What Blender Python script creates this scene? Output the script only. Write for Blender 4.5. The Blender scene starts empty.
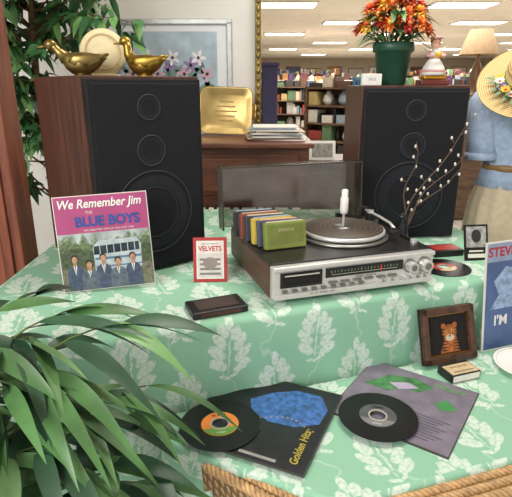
import bpy, bmesh, math, random
from mathutils import Vector, Matrix, noise
random.seed(7)
R=math.radians
sc=bpy.context.scene
try: sc.view_settings.view_transform='Standard'
except Exception: pass

def C(h):
    h=h.lstrip('#'); o=[]
    for i in (0,2,4):
        v=int(h[i:i+2],16)/255
        o.append(v/12.92 if v<=.04045 else ((v+.055)/1.055)**2.4)
    return (o[0],o[1],o[2],1)
_m={}
def mat(name,col,rough=.6,metal=0,var=.12,scale=30,bump=0,emit=0,coat=0):
    if name in _m: return _m[name]
    m=bpy.data.materials.new(name); m.use_nodes=True; nt=m.node_tree; b=nt.nodes['Principled BSDF']
    c=C(col)
    b.inputs['Roughness'].default_value=rough; b.inputs['Metallic'].default_value=metal
    tc=nt.nodes.new('ShaderNodeTexCoord'); n=nt.nodes.new('ShaderNodeTexNoise'); n.inputs['Scale'].default_value=scale
    n.inputs['Detail'].default_value=4
    nt.links.new(tc.outputs['Object'],n.inputs['Vector'])
    r=nt.nodes.new('ShaderNodeValToRGB'); nt.links.new(n.outputs['Fac'],r.inputs['Fac'])
    r.color_ramp.elements[0].position=.3; r.color_ramp.elements[1].position=.7
    r.color_ramp.elements[0].color=tuple(x*(1-var) for x in c[:3])+(1,)
    r.color_ramp.elements[1].color=tuple(min(1,x*(1+var)) for x in c[:3])+(1,)
    nt.links.new(r.outputs['Color'],b.inputs['Base Color'])
    if bump:
        bp=nt.nodes.new('ShaderNodeBump'); bp.inputs['Strength'].default_value=bump; bp.inputs['Distance'].default_value=.002
        nt.links.new(n.outputs['Fac'],bp.inputs['Height']); nt.links.new(bp.outputs['Normal'],b.inputs['Normal'])
    if emit:
        b.inputs['Emission Color'].default_value=c; b.inputs['Emission Strength'].default_value=emit
    if coat: b.inputs['Coat Weight'].default_value=coat
    _m[name]=m; return m
def wood(name,c1,c2,scale=3,stretch=(12,12,1),rough=.45):
    if name in _m: return _m[name]
    m=bpy.data.materials.new(name); m.use_nodes=True; nt=m.node_tree; b=nt.nodes['Principled BSDF']
    tc=nt.nodes.new('ShaderNodeTexCoord'); mp=nt.nodes.new('ShaderNodeMapping'); mp.inputs['Scale'].default_value=stretch
    n=nt.nodes.new('ShaderNodeTexNoise'); n.inputs['Scale'].default_value=scale; n.inputs['Detail'].default_value=8; n.inputs['Distortion'].default_value=1.2
    r=nt.nodes.new('ShaderNodeValToRGB'); r.color_ramp.elements[0].position=.35; r.color_ramp.elements[1].position=.68
    r.color_ramp.elements[0].color=C(c1); r.color_ramp.elements[1].color=C(c2)
    L=nt.links.new
    L(tc.outputs['Object'],mp.inputs['Vector']); L(mp.outputs[0],n.inputs['Vector']); L(n.outputs['Fac'],r.inputs['Fac']); L(r.outputs['Color'],b.inputs['Base Color'])
    b.inputs['Roughness'].default_value=rough
    _m[name]=m; return m

class MB:
    def __init__(s): s.v=[];s.f=[];s.mi=[];s.sm=[];s.mats=[]
    def add(s,vs,fs,m,smooth=False,M=None):
        if m not in s.mats: s.mats.append(m)
        k=s.mats.index(m); o=len(s.v)
        for p in vs:
            p=Vector(p); s.v.append(M@p if M is not None else p)
        for f in fs: s.f.append([i+o for i in f]); s.mi.append(k); s.sm.append(smooth)
    def box(s,c,d,m,bevel=0,M=None,seg=2):
        T=Matrix.Translation(c)@Matrix.Diagonal((d[0],d[1],d[2],1))
        if M is not None: T=M@T
        b=bmesh.new(); bmesh.ops.create_cube(b,size=1,matrix=T)
        if bevel: bmesh.ops.bevel(b,geom=b.edges[:]+b.verts[:],offset=bevel,segments=seg,affect='EDGES',profile=.5)
        b.verts.index_update()
        s.add([v.co.copy() for v in b.verts],[[v.index for v in f.verts] for f in b.faces],m,False)
        b.free()
    def lathe(s,prof,m,M=None,seg=28,smooth=True,sx=1,sy=1):
        vs=[];fs=[]
        for r,z in prof:
            for i in range(seg):
                a=2*math.pi*i/seg; vs.append((max(r,1e-5)*math.cos(a)*sx,max(r,1e-5)*math.sin(a)*sy,z))
        for j in range(len(prof)-1):
            for i in range(seg):
                k=(i+1)%seg; fs.append([j*seg+i,j*seg+k,(j+1)*seg+k,(j+1)*seg+i])
        s.add(vs,fs,m,smooth,M)
    def cyl(s,c,r,h,m,M=None,seg=24,r2=None):
        r2=r if r2 is None else r2
        T=Matrix.Translation(c); T=M@T if M is not None else T
        s.lathe([(0,0),(r,0),(r,0),(r2,h),(r2,h),(0,h)],m,T,seg,False)
    def ell(s,c,r,m,M=None,seg=16,rings=10):
        T=Matrix.Translation(c)@Matrix.Diagonal((r[0],r[1],r[2],1)); T=M@T if M is not None else T
        s.lathe([(math.sin(math.pi*i/rings),-math.cos(math.pi*i/rings)) for i in range(rings+1)],m,T,seg)
    def torus(s,c,Rr,r,m,M=None,seg=36,sg=8):
        T=Matrix.Translation(c); T=M@T if M is not None else T
        s.lathe([(Rr+r*math.cos(2*math.pi*i/sg),r*math.sin(2*math.pi*i/sg)) for i in range(sg+1)],m,T,seg)
    def tube(s,pts,rad,m,M=None,seg=8):
        pts=[Vector(p) for p in pts]; n=len(pts)
        if not hasattr(rad,'__len__'): rad=[rad]*n
        vs=[];fs=[];prev=None
        for i,p in enumerate(pts):
            t=(pts[min(i+1,n-1)]-pts[max(i-1,0)]).normalized()
            if prev is None:
                u=t.orthogonal().normalized()
            else:
                u=(prev-t*prev.dot(t)); u=u.normalized() if u.length>1e-6 else t.orthogonal().normalized()
            prev=u; w=t.cross(u)
            for k in range(seg):
                a=2*math.pi*k/seg; vs.append(p+(u*math.cos(a)+w*math.sin(a))*rad[i])
        for i in range(n-1):
            for k in range(seg):
                q=(k+1)%seg; fs.append([i*seg+k,i*seg+q,(i+1)*seg+q,(i+1)*seg+k])
        fs.append(list(range(seg))[::-1]); fs.append([(n-1)*seg+k for k in range(seg)])
        s.add(vs,fs,m,True,M)
    def loft(s,rings,m,M=None,cap=True):
        k=len(rings[0]); vs=[p for r in rings for p in r]; fs=[]
        for j in range(len(rings)-1):
            for i in range(k):
                q=(i+1)%k; fs.append([j*k+i,j*k+q,(j+1)*k+q,(j+1)*k+i])
        if cap: fs.append(list(range(k))[::-1]); fs.append([(len(rings)-1)*k+i for i in range(k)])
        s.add(vs,fs,m,True,M)
    def poly(s,pts,m,z=0,M=None):
        s.add([(p[0],p[1],z) for p in pts],[list(range(len(pts)))],m,False,M)
    def rect(s,x0,y0,x1,y1,m,z=0,M=None): s.poly([(x0,y0),(x1,y0),(x1,y1),(x0,y1)],m,z,M)
    def oval(s,x,y,rx,ry,m,z=0,M=None,n=18,rot=0):
        ca,sa=math.cos(rot),math.sin(rot); P=[]
        for i in range(n):
            u=rx*math.cos(2*math.pi*i/n); v=ry*math.sin(2*math.pi*i/n); P.append((x+u*ca-v*sa,y+u*sa+v*ca))
        s.poly(P,m,z,M)
    def text(s,body,size,x,y,m,z=0,M=None,rot=0,sx=1,bold=0,shear=0):
        cu=bpy.data.curves.new('t','FONT'); cu.body=body; cu.size=size; cu.align_x='CENTER'; cu.align_y='CENTER'; cu.offset=bold; cu.shear=shear
        cu.resolution_u=3
        o=bpy.data.objects.new('t',cu); bpy.context.collection.objects.link(o)
        dg=bpy.context.evaluated_depsgraph_get(); e=o.evaluated_get(dg); me=e.to_mesh()
        T=Matrix.Translation((x,y,z))@Matrix.Rotation(rot,4,'Z')@Matrix.Diagonal((sx,1,1,1))
        if M is not None: T=M@T
        vs=[v.co.copy() for v in me.vertices]; fs=[list(p.vertices) for p in me.polygons]
        e.to_mesh_clear(); bpy.data.objects.remove(o); bpy.data.curves.remove(cu)
        if fs: s.add(vs,fs,m,False,T)
    def blade(s,p,d,L,W,droop,m,roll=0,n=6,fold=.25):
        p=Vector(p); d=Vector(d).normalized(); side=d.cross(Vector((0,0,1)))
        side=side.normalized() if side.length>1e-4 else Vector((1,0,0))
        side=Matrix.Rotation(roll,3,d)@side
        vs=[];fs=[]
        for i in range(n+1):
            t=i/n; c=p+d*L*t+Vector((0,0,-droop*L*t*t))
            w=W*.5*(math.sin(math.pi*min(1,t**.75*.97+.03)))+.0004
            up=side.cross(d)
            vs+= [c-side*w+up*w*fold, c, c+side*w+up*w*fold]
        for i in range(n):
            a=i*3; fs+= [[a,a+1,a+4,a+3],[a+1,a+2,a+5,a+4]]
        s.add(vs,fs,m,True)
    def build(s,name,M=None,recalc=True):
        me=bpy.data.meshes.new(name); me.from_pydata([tuple(v) for v in s.v],[],s.f)
        for m in s.mats: me.materials.append(m)
        me.polygons.foreach_set('material_index',s.mi); me.polygons.foreach_set('use_smooth',s.sm)
        if recalc:
            b=bmesh.new(); b.from_mesh(me); bmesh.ops.recalc_face_normals(b,faces=b.faces[:]); b.to_mesh(me); b.free()
        me.update()
        o=bpy.data.objects.new(name,me); bpy.context.collection.objects.link(o)
        if M is not None: o.matrix_world=M
        return o
def TR(x,y,z,rz=0,rx=0,ry=0):
    return Matrix.Translation((x,y,z))@Matrix.Rotation(R(rz),4,'Z')@Matrix.Rotation(R(rx),4,'X')@Matrix.Rotation(R(ry),4,'Y')
def FR(o,xa,up):
    xa=Vector(xa).normalized(); up=Vector(up); up=(up-xa*up.dot(xa)).normalized(); n=xa.cross(up)
    M=Matrix.Identity(4)
    for i in range(3): M[i][0]=xa[i];M[i][1]=up[i];M[i][2]=n[i];M[i][3]=o[i]
    return M
UT=.80; LT=.59   # tier heights

# ---------------- materials
black=mat('black_plastic','151517',.4); blackm=mat('black_matte','0d0d10',.8)
grille=mat('speaker_cloth','101218',.95,var=.3,scale=300)
ringm=mat('grille_ring','2c3038',.8)
ringf=mat('grille_cone','171a21',.9,var=.2,scale=200)
spkwood=wood('speaker_walnut','351d16','5a3426',4,(14,14,1.2))
redwood=wood('mahogany','5e2e1f','8c4c34',3,(10,10,.8))
piano=wood('piano_wood','5a352a','80503d',3,(1,8,8))
silver=mat('brushed_silver','d6d6d4',.28,.5,.04)
silverd=mat('dark_silver','8d8c88',.3,.8)
gold=mat('brass','c9952f',.25,1,.15,20); goldd=mat('antique_brass','8d7a49',.35,.9,.3,20)
white=mat('white_paint','e6e4df',.6,var=.03); cream=mat('cream','cfc097',.6)
paper=mat('paper','dedad0',.8,var=.04)
leafg=mat('palm_leaf','48703f',.4,var=.45,scale=9); leafd=mat('palm_leaf_dark','2c4c35',.42,var=.4,scale=9); leafl=mat('palm_leaf_light','6d9560',.42,var=.35,scale=9)
stemm=mat('stem','5c6b35',.6)
# ---------------- cloth
def cloth_mat():
    m=bpy.data.materials.new('mint_leaf_cloth'); m.use_nodes=True; nt=m.node_tree; N=nt.nodes.new; L=nt.links.new
    b=nt.nodes['Principled BSDF']; b.inputs['Roughness'].default_value=.85
    uv=N('ShaderNodeUVMap'); uv.uv_map='UVMap'
    nz=N('ShaderNodeTexNoise'); nz.inputs['Scale'].default_value=70; nz.inputs['Detail'].default_value=2; L(uv.outputs[0],nz.inputs['Vector'])
    sb=N('ShaderNodeVectorMath'); sb.operation='SUBTRACT'; L(nz.outputs['Color'],sb.inputs[0]); sb.inputs[1].default_value=(.5,.5,.5)
    s2=N('ShaderNodeVectorMath'); s2.operation='MULTIPLY'; L(sb.outputs[0],s2.inputs[0]); s2.inputs[1].default_value=(.014,.014,0)
    ad=N('ShaderNodeVectorMath'); ad.operation='ADD'; L(uv.outputs[0],ad.inputs[0]); L(s2.outputs[0],ad.inputs[1])
    last=None
    for layer,(ox,oy,fl) in enumerate([(.1,.35,1),(.6,.85,-1)]):
        sc_=N('ShaderNodeVectorMath'); sc_.operation='MULTIPLY'; L(ad.outputs[0],sc_.inputs[0]); sc_.inputs[1].default_value=(1/.225,1/.23,0)
        of=N('ShaderNodeVectorMath'); of.operation='ADD'; L(sc_.outputs[0],of.inputs[0]); of.inputs[1].default_value=(ox,oy,0)
        fr=N('ShaderNodeVectorMath'); fr.operation='FRACTION'; L(of.outputs[0],fr.inputs[0])
        ce=N('ShaderNodeVectorMath'); ce.operation='SUBTRACT'; L(fr.outputs[0],ce.inputs[0]); ce.inputs[1].default_value=(.5,.5,0)
        lv=[]
        for i,(y,sp,ln) in enumerate([(-.19,.13,.115),(-.05,.14,.125),(.08,.11,.11),(.18,.07,.085)]):
            for sg in (-1,1): lv.append((sg*sp*fl,y+ .02*sg,sg*fl*R(-(55-12*i)),.056,ln))
        lv.append((0,.29,0,.045,.09)); lv.append((0,0,R(4*fl),.009,.32)); lv.append((.06*fl,-.32,R(70),.022,.07)); lv.append((-.05*fl,-.30,R(-60),.022,.06))
        for (x,y,a,ax,ay) in lv:
            mp=N('ShaderNodeMapping'); mp.vector_type='TEXTURE'; mp.inputs['Location'].default_value=(x,y,0); mp.inputs['Rotation'].default_value=(0,0,a); mp.inputs['Scale'].default_value=(ax,ay,1)
            L(ce.outputs[0],mp.inputs['Vector'])
            ln=N('ShaderNodeVectorMath'); ln.operation='LENGTH'; L(mp.outputs[0],ln.inputs[0])
            if last is None: last=ln.outputs['Value']
            else:
                mn=N('ShaderNodeMath'); mn.operation='MINIMUM'; L(last,mn.inputs[0]); L(ln.outputs['Value'],mn.inputs[1]); last=mn.outputs[0]
    mr=N('ShaderNodeMapRange'); mr.inputs['From Min'].default_value=1.05; mr.inputs['From Max'].default_value=.88; L(last,mr.inputs['Value'])
    n2=N('ShaderNodeTexNoise'); n2.inputs['Scale'].default_value=120; L(uv.outputs[0],n2.inputs['Vector'])
    m2=N('ShaderNodeMapRange'); m2.inputs['From Min'].default_value=.38; m2.inputs['From Max'].default_value=.55; m2.inputs['To Min'].default_value=.5; L(n2.outputs['Fac'],m2.inputs['Value'])
    mu=N('ShaderNodeMath'); mu.operation='MULTIPLY'; L(mr.outputs[0],mu.inputs[0]); L(m2.outputs[0],mu.inputs[1])
    w=N('ShaderNodeTexWave'); w.inputs['Scale'].default_value=2.7; w.inputs['Distortion'].default_value=4; w.inputs['Detail'].default_value=1; w.inputs['Detail Scale'].default_value=6; L(uv.outputs[0],w.inputs['Vector'])
    wr=N('ShaderNodeMapRange'); wr.inputs['From Min'].default_value=.975; wr.inputs['From Max'].default_value=1; wr.inputs['To Max'].default_value=.35; L(w.outputs['Fac'],wr.inputs['Value'])
    mx=N('ShaderNodeMath'); mx.operation='MAXIMUM'; L(mu.outputs[0],mx.inputs[0]); L(wr.outputs[0],mx.inputs[1])
    mc=N('ShaderNodeMix'); mc.data_type='RGBA'; L(mx.outputs[0],mc.inputs['Factor']); mc.inputs['A'].default_value=C('8abb9f'); mc.inputs['B'].default_value=C('cbdad0')
    L(mc.outputs['Result'],b.inputs['Base Color'])
    bp=N('ShaderNodeBump'); bp.inputs['Strength'].default_value=.3; bp.inputs['Distance'].default_value=.002; L(nz.outputs['Fac'],bp.inputs['Height']); L(bp.outputs[0],b.inputs['Normal'])
    return m
CL=cloth_mat()
A0=Vector((-.68,.828)); e1=Vector((math.cos(R(20)),math.sin(R(20)))); e2=Vector((-e1.y,e1.x))
def drape(name,poly,z,drop,amp,rad=.018,wob=0,longf=None):
    out=[];n=len(poly)
    for i in range(n):
        a=Vector(poly[i]);b=Vector(poly[(i+1)%n]); k=max(1,int((b-a).length/.015))
        for j in range(k): out.append(a.lerp(b,j/k))
    m=len(out)
    area=sum(out[i].x*out[(i+1)%m].y-out[(i+1)%m].x*out[i].y for i in range(m))
    sgn=1 if area>0 else -1
    nor=[]
    for i in range(m):
        t=(out[(i+2)%m]-out[(i-2)%m]); nor.append(Vector((t.y,-t.x)).normalized()*sgn)
    arc=[0]
    for i in range(m): arc.append(arc[-1]+(out[(i+1)%m]-out[i]).length)
    rows=[(0,0)]+[(rad*math.sin(R(a)),rad*(1-math.cos(R(a)))) for a in (20,40,60,80)]
    steps=14
    for j in range(1,steps+1): rows.append((rad,rad+(drop-rad)*j/steps))
    vs=[];uvs=[]
    dist=0;prev=(0,0)
    for (o,d) in rows:
        dist+=math.hypot(o-prev[0],d-prev[1]); prev=(o,d)
        g=max(0,(d-rad)/max(.01,drop-rad))
        for i in range(m):
            s_=arc[i]
            f=amp*g**.7*(1+math.sin(s_*26+math.sin(s_*9)*1.3)+.5*math.sin(s_*61+g*2))
            k_=1
            if longf: k_=longf(out[i])
            dd=d*(1+wob*math.sin(s_*17)); 
            if d>rad: dd=rad+(dd-rad)*k_
            f*=min(3,k_)
            p=out[i]+nor[i]*(o+f); vs.append((p.x,p.y,z-dd)); uvs.append((s_,-dist*(k_ if d>rad else 1)))
    fs=[];fu=[]
    top=list(range(m)); fs.append(top); fu.append([((out[i]-A0).dot(e1),(out[i]-A0).dot(e2)) for i in top])
    for r in range(len(rows)-1):
        for i in range(m):
            q=(i+1)%m; a=[r*m+i,(r+1)*m+i,(r+1)*m+q,r*m+q]
            fs.append(a); 
            u=[list(uvs[k]) for k in a]
            if q==0: u[2][0]=arc[m]; u[3][0]=arc[m]
            fu.append([tuple(x) for x in u])
    me=bpy.data.meshes.new(name); me.from_pydata(vs,[],fs); ul=me.uv_layers.new(name='UVMap')
    for p,us in zip(me.polygons,fu):
        for li,x in zip(p.loop_indices,us): ul.data[li].uv=x
        p.use_smooth=(p.index>0)
    me.materials.append(CL); o=bpy.data.objects.new(name,me); bpy.context.collection.objects.link(o)
    return o
upper=[A0[:],(.95,A0.y+(.95-A0.x)*math.tan(R(20))),(.78,1.60),(.72,2.12),(-.68,2.12)]
drape('tablecloth',upper,UT,.79,.007)
wick=[(.15,.645),(1.0,.912),(.93,1.34),(-.165,.945),(-.150,.885),(-.105,.815)]
ctop=[(.155,.715),(.24,.742),(1.03,.992),(.955,1.365),(-.205,.953),(-.185,.880),(-.125,.842),(.05,.762)]
wm=bpy.data.materials.new('wicker'); wm.use_nodes=True; nt=wm.node_tree; b=nt.nodes['Principled BSDF']; b.inputs['Roughness'].default_value=.6
tc=nt.nodes.new('ShaderNodeTexCoord'); mp=nt.nodes.new('ShaderNodeMapping'); mp.inputs['Rotation'].default_value=(0,0,R(18)); nt.links.new(tc.outputs['Object'],mp.inputs[0])
w1=nt.nodes.new('ShaderNodeTexWave'); w1.inputs['Scale'].default_value=22; w1.bands_direction='X'; w1.inputs['Distortion'].default_value=1.5
w2=nt.nodes.new('ShaderNodeTexWave'); w2.inputs['Scale'].default_value=30; w2.bands_direction='DIAGONAL'; w2.inputs['Distortion'].default_value=1.5
nt.links.new(mp.outputs[0],w1.inputs[0]); nt.links.new(mp.outputs[0],w2.inputs[0])
mm=nt.nodes.new('ShaderNodeMath'); mm.operation='MULTIPLY'; nt.links.new(w1.outputs['Fac'],mm.inputs[0]); nt.links.new(w2.outputs['Fac'],mm.inputs[1])
rr=nt.nodes.new('ShaderNodeValToRGB'); rr.color_ramp.elements[0].color=C('6e5236'); rr.color_ramp.elements[1].color=C('c0a275'); rr.color_ramp.elements[1].position=.5
nt.links.new(mm.outputs[0],rr.inputs[0]); nt.links.new(rr.outputs[0],b.inputs['Base Color'])
bp=nt.nodes.new('ShaderNodeBump'); bp.inputs['Distance'].default_value=.006; nt.links.new(mm.outputs[0],bp.inputs['Height']); nt.links.new(bp.outputs[0],b.inputs['Normal'])
o=MB(); n=len(wick)
o.add([(p[0],p[1],0.01) for p in wick]+[(p[0],p[1],LT-.006) for p in wick],[list(range(n)),list(range(n,2*n))]+[[i,(i+1)%n,n+(i+1)%n,n+i] for i in range(n)],wm)
rim=mat('wicker_strand','b89467',.55,var=.35,scale=60)
for (pa,pb) in ((wick[5],wick[0]),(wick[0],wick[1])):
    a=Vector((*pa,LT-.012));b_=Vector((*pb,LT-.012)); ln=(b_-a).length; t=(b_-a).normalized(); sd=Vector((-t.y,t.x,0))
    for off in (0,.022,.044):
        for ph in range(3):
            pts=[]
            K=int(ln/.004)
            for i in range(K+1):
                q=a.lerp(b_,i/K); an=i*.004/.035*2*math.pi+ph*2*math.pi/3
                pts.append(q+sd*(off+.005+.006*math.cos(an))+Vector((0,0,.006+.006*math.sin(an))))
            o.tube(pts,.0048,rim,seg=6)
o.build('wicker_trunk')
def lf(p): 
    t=max(0,min(1,(-.06-p.x)/.075)); return 1+11*t*t*(3-2*t)
drape('tablecloth',ctop,LT+.012,.05,.004,rad=.010,wob=.2,longf=lf)
LT=LT+.012

# ---------------- speakers
def speaker(name,x,y,yaw,w,h,d):
    s=MB()
    s.box((0,d/2+.012,h/2),(w,d-.0,h),spkwood,.003)
    s.box((0,.004,h/2),(w-.014,.026,h-.016),blackm,.002)
    s.box((0,-.006,h/2),(w-.03,.012,h-.034),grille,.004)
    F=Matrix.Translation((0,-.0125,0))@Matrix.Rotation(R(90),4,'X')
    for (z,r) in ((h-.078,.032),(h-.19,.04),(h-.36,.115)):
        s.torus((0,z,0),r,.0019,ringm,F)
        s.lathe([(r*.9,.0004),(r*.66,.0004)],ringf,F@Matrix.Translation((0,z,0)),36,False)
        if r>.1: s.torus((0,z,0),r*.62,.0012,ringm,F)
    s.build(name,TR(x,y,UT,yaw))
speaker('floor_speaker',-.288,1.371,38,.335,.535,.39)
speaker('floor_speaker',.522,1.70,0,.352,.512,.30)

# ---------------- stereo
W=.458;D=.372
SM=TR(.035,1.125,UT,17.6)
s=MB()
swood=wood('stereo_walnut','452c22','644233',5,(14,1.5,14))
for fx in (.04,W-.04):
    for fy in (.04,D-.04): s.cyl((fx,fy,0),.014,.014,black)
s.box((W/2,D/2+.006,.053),(W,D-.012,.082),swood,.002)
s.box((W/2,D/2+.004,.097),(W-.004,D-.006,.008),mat('deck_dark','222122',.3),.002)
s.box((W/2,.004,.053),(W-.006,.022,.078),silver,.002)
s.box((W/2,-.001,.091),(W-.004,.026,.012),silver,.003)
s.box((W/2,-.012,.022),(W-.012,.014,.014),silver,.002)
F=Matrix.Translation((0,-.0075,0))@Matrix.Rotation(R(90),4,'X')
def fb(x0,z0,x1,z1,m,t=.003,bv=.0008): s.box(((x0+x1)/2,-.0075-t/2,(z0+z1)/2),(x1-x0,t,z1-z0),m,bv)
fb(.022,.042,.132,.081,black,.004); fb(.030,.050,.124,.074,blackm,.006); s.box((.077,-.0145,.062),(.086,.002,.012),mat('slot','050506',.3),.001)
s.box((.077,-.0150,.0745),(.09,.002,.003),silver)
fb(.142,.056,.362,.081,black,.003)
fb(.148,.060,.356,.078,mat('dial_glass','1c2622',.15),.0045)
dial=mat('dial_marks','a9b09a',.5)
for i in range(21): s.box((.156+i*.0093,-.0125,.0715),(.0007,.001,.004 if i%3 else .007),dial)
s.box((.25,-.0125,.064),(.185,.001,.0010),dial); s.box((.295,-.013,.069),(.0018,.002,.016),mat('needle','d8412c',.5))
s.text('STEREO  RECEIVER',.007,.255,.0505,blackm,.0022,F)
for i in range(6): fb(.150+i*.034,.0405,.174+i*.034,.0460,silverd,.006)
for i in range(9): fb(.026+i*.026,.031,.040+i*.026,.0365,silverd,.007)
for i,x in enumerate((.29,.315,.34)): s.cyl((x,.034,0),.0065,.014,silver,F)
for x,r in ((.384,.0155),(.426,.0175)):
    s.cyl((x,.062,0),r+.003,.003,silverd,F,32); s.cyl((x,.062,.002),r,.02,silver,F,32,r*.9); s.cyl((x,.062,.0222),r*.55,.001,silverd,F)
for x in (.372,.394,.416,.436): s.cyl((x,.034,0),.0055,.012,silver,F)
s.text('AM   FM   PHONO   TAPE',.006,.13,.0245,black,.0125,F)
PX,PY=.282,.180
T=Matrix.Translation((PX,PY,.101))
s.lathe([(0,0),(.126,0),(.130,.004),(.126,.008),(.12,.009),(0,.009)],silverd,T,48)
s.lathe([(.0,.012),(.117,.012),(.120,.016),(.118,.022),(.114,.023),(0,.021)],silver,T,48)
rub=mat('platter_rubber','40372f',.5)
s.lathe([(.113,.0235),(.112,.025),(0,.025)],rub,T,48)
for r in (.035,.05,.065,.08,.095,.106): s.torus((0,0,.025),r,.0014,mat('rubber_rib','5c5248',.5),T,48,6)
s.lathe([(.028,.0255),(.028,.0275),(0,.0275)],silverd,T,32)
s.cyl((0,0,.025),.0035,.06,silver,T); 
s.lathe([(0,.08),(.010,.08),(.0115,.09),(.0115,.125),(.009,.128),(.009,.146),(.006,.149),(0,.150)],white,T@Matrix.Translation((0,0,-.015)))
s.cyl((.425,.275,.101),.026,.012,silverd); s.cyl((.425,.275,.113),.016,.022,black); s.cyl((.425,.275,.135),.010,.008,silver)
s.tube([(.429,.325,.135),(.426,.29,.136),(.423,.22,.136),(.417,.15,.134),(.400,.10,.131)],.0042,silver)
s.cyl((0,0,-.012),.012,.026,black,Matrix.Translation((.429,.322,.135))@Matrix.Rotation(R(90),4,'X'))
s.box((.393,.088,.130),(.016,.032,.010),black,.002,None)
s.cyl((.438,.06,.101),.010,.008,silver); s.box((.438,.10,.104),(.006,.05,.005),black)
s.cyl((.150,.31,.101),.011,.03,black)
lid=bpy.data.materials.new('smoked_acrylic'); lid.use_nodes=True; nt=lid.node_tree
for nn in list(nt.nodes):
    if nn.type=='BSDF_PRINCIPLED': nt.nodes.remove(nn)
out=[x for x in nt.nodes if x.type=='OUTPUT_MATERIAL'][0]
tr=nt.nodes.new('ShaderNodeBsdfTransparent'); tr.inputs[0].default_value=C('d4d2ce')
gl=nt.nodes.new('ShaderNodeBsdfGlossy'); gl.inputs['Roughness'].default_value=.18; gl.inputs[0].default_value=C('e8e6e2')
nx=nt.nodes.new('ShaderNodeTexNoise'); nx.inputs['Scale'].default_value=6
mr=nt.nodes.new('ShaderNodeMapRange'); mr.inputs['To Min'].default_value=.07; mr.inputs['To Max'].default_value=.18; nt.links.new(nx.outputs['Fac'],mr.inputs[0])
mxs=nt.nodes.new('ShaderNodeMixShader'); nt.links.new(mr.outputs[0],mxs.inputs[0]); nt.links.new(tr.outputs[0],mxs.inputs[1]); nt.links.new(gl.outputs[0],mxs.inputs[2]); nt.links.new(mxs.outputs[0],out.inputs[0])
LM=Matrix.Translation((-.040,.362,.102))@Matrix.Rotation(R(-4),4,'X'); LW=.455; LH=.182
s.box((LW/2,0,LH/2),(LW-.004,.004,LH),lid,0,LM)
s.box((.003,-.025,LH/2),(.004,.05,LH),lid,0,LM); s.box((LW-.003,-.025,LH/2),(.004,.05,LH),lid,0,LM); s.box((LW/2,-.025,LH),(LW-.004,.05,.004),lid,0,LM)
edge=mat('acrylic_edge','3a322c',.2)
s.box((LW/2,-.05,LH),(LW-.002,.003,.004),edge,0,LM); s.box((.003,-.05,LH/2),(.004,.003,LH),edge,0,LM); s.box((LW-.003,-.05,LH/2),(.004,.003,LH),edge,0,LM); s.box((LW/2,0,LH+.002),(LW-.002,.004,.003),edge,0,LM)
for x in (.06,LW-.09): s.box((x,.362,.105),(.03,.014,.03),black,.002)
s.build('turntable_stereo',SM)

tc_=['2a2a30','7e4636','3d3f49','c9b048','4b4f62','7c8740']
for i,cc in enumerate(reversed(tc_)):
    t=MB(); mcol=mat('tape_'+cc,cc,.45)
    t.box((0,0,.036),(.118,.019,.070),mcol,.003)
    t.box((0,0,.0725),(.102,.013,.0016),mat('tape_label_%d'%(i%3),['cfc8a8','d2a78e','9ab0c4'][i%3],.6))
    t.box((0,-.0100,.040),(.100,.001,.050),mat('tl_'+cc,['6f7a3a','3b3f52','c7b34b','40434c','8a4a38','3a3a40'][i],.6))
    t.text('STEREO 8',.010,0,.050,cream,.0112,Matrix.Rotation(R(90),4,'X'))
    M=SM@Matrix.Translation((.081-.008*i,.115+i*.029,.1015))@Matrix.Rotation(R(-7 if i else -10),4,'X')@Matrix.Rotation(R((4,-3,5,-1,3,-4)[i]),4,'Z')
    t.build('eight_track_tape',M)

# ---------------- album leaning at left speaker
def slab(mb,w,h,m,t=.004): mb.box((w/2,h/2,-t/2),(w,h,t),m)
al=MB(); aw,ah=.232,.246
pink=mat('album_magenta','a84577',.4,var=.1,scale=20); slab(al,aw,ah,paper)
z=.0003
al.rect(.002,.002,aw-.002,ah-.002,pink,z)
al.rect(.002,.002,aw-.002,.150,mat('album_sky','a9b2b1',.4,scale=25,var=.35),z*2)
for (sd,col,yy) in ((1,'7f8c78',.125),(5,'5a6a48',.112),(9,'465238',.096)):
    pts=[(.002,.05)]+[(.002+i*.0076,yy+.03*noise.noise(Vector((i*.55,sd,2)))+.018*abs(math.cos(i*.1))) for i in range(31)]+[(aw-.002,.05)]
    al.poly(pts,mat('album_trees%d'%sd,col,.5,var=.6,scale=110),z*3+sd*.00003)
al.rect(.002,.002,aw-.002,.062,mat('album_ground','6c6a58',.5,var=.45,scale=80),z*5)
bus=mat('bus_silver','aeb8bd',.35,var=.2,scale=60); busd=mat('bus_blue','5c7690',.4)
al.poly([(.085,.045),(.195,.045),(.203,.055),(.205,.112),(.195,.130),(.098,.128),(.084,.112)],bus,z*6)
al.rect(.087,.078,.203,.084,busd,z*6.5); al.rect(.087,.058,.203,.062,busd,z*6.5)
al.poly([(.085,.092),(.200,.096),(.200,.118),(.087,.114)],mat('bus_window','2d3840',.2,var=.4,scale=50),z*6.5)
for i in range(6): al.rect(.100+i*.0175,.092,.102+i*.0175,.118,bus,z*7)
al.oval(.112,.047,.009,.009,blackm,z*7); al.oval(.182,.047,.009,.009,blackm,z*7)
skin=mat('printed_skin','b08468',.5,var=.3,scale=120); suit=[mat('suit_a','3f4c63',.6,var=.35,scale=90),mat('suit_b','56616e',.6,var=.35,scale=90)]
hair=mat('hair','241a15',.7)
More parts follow.
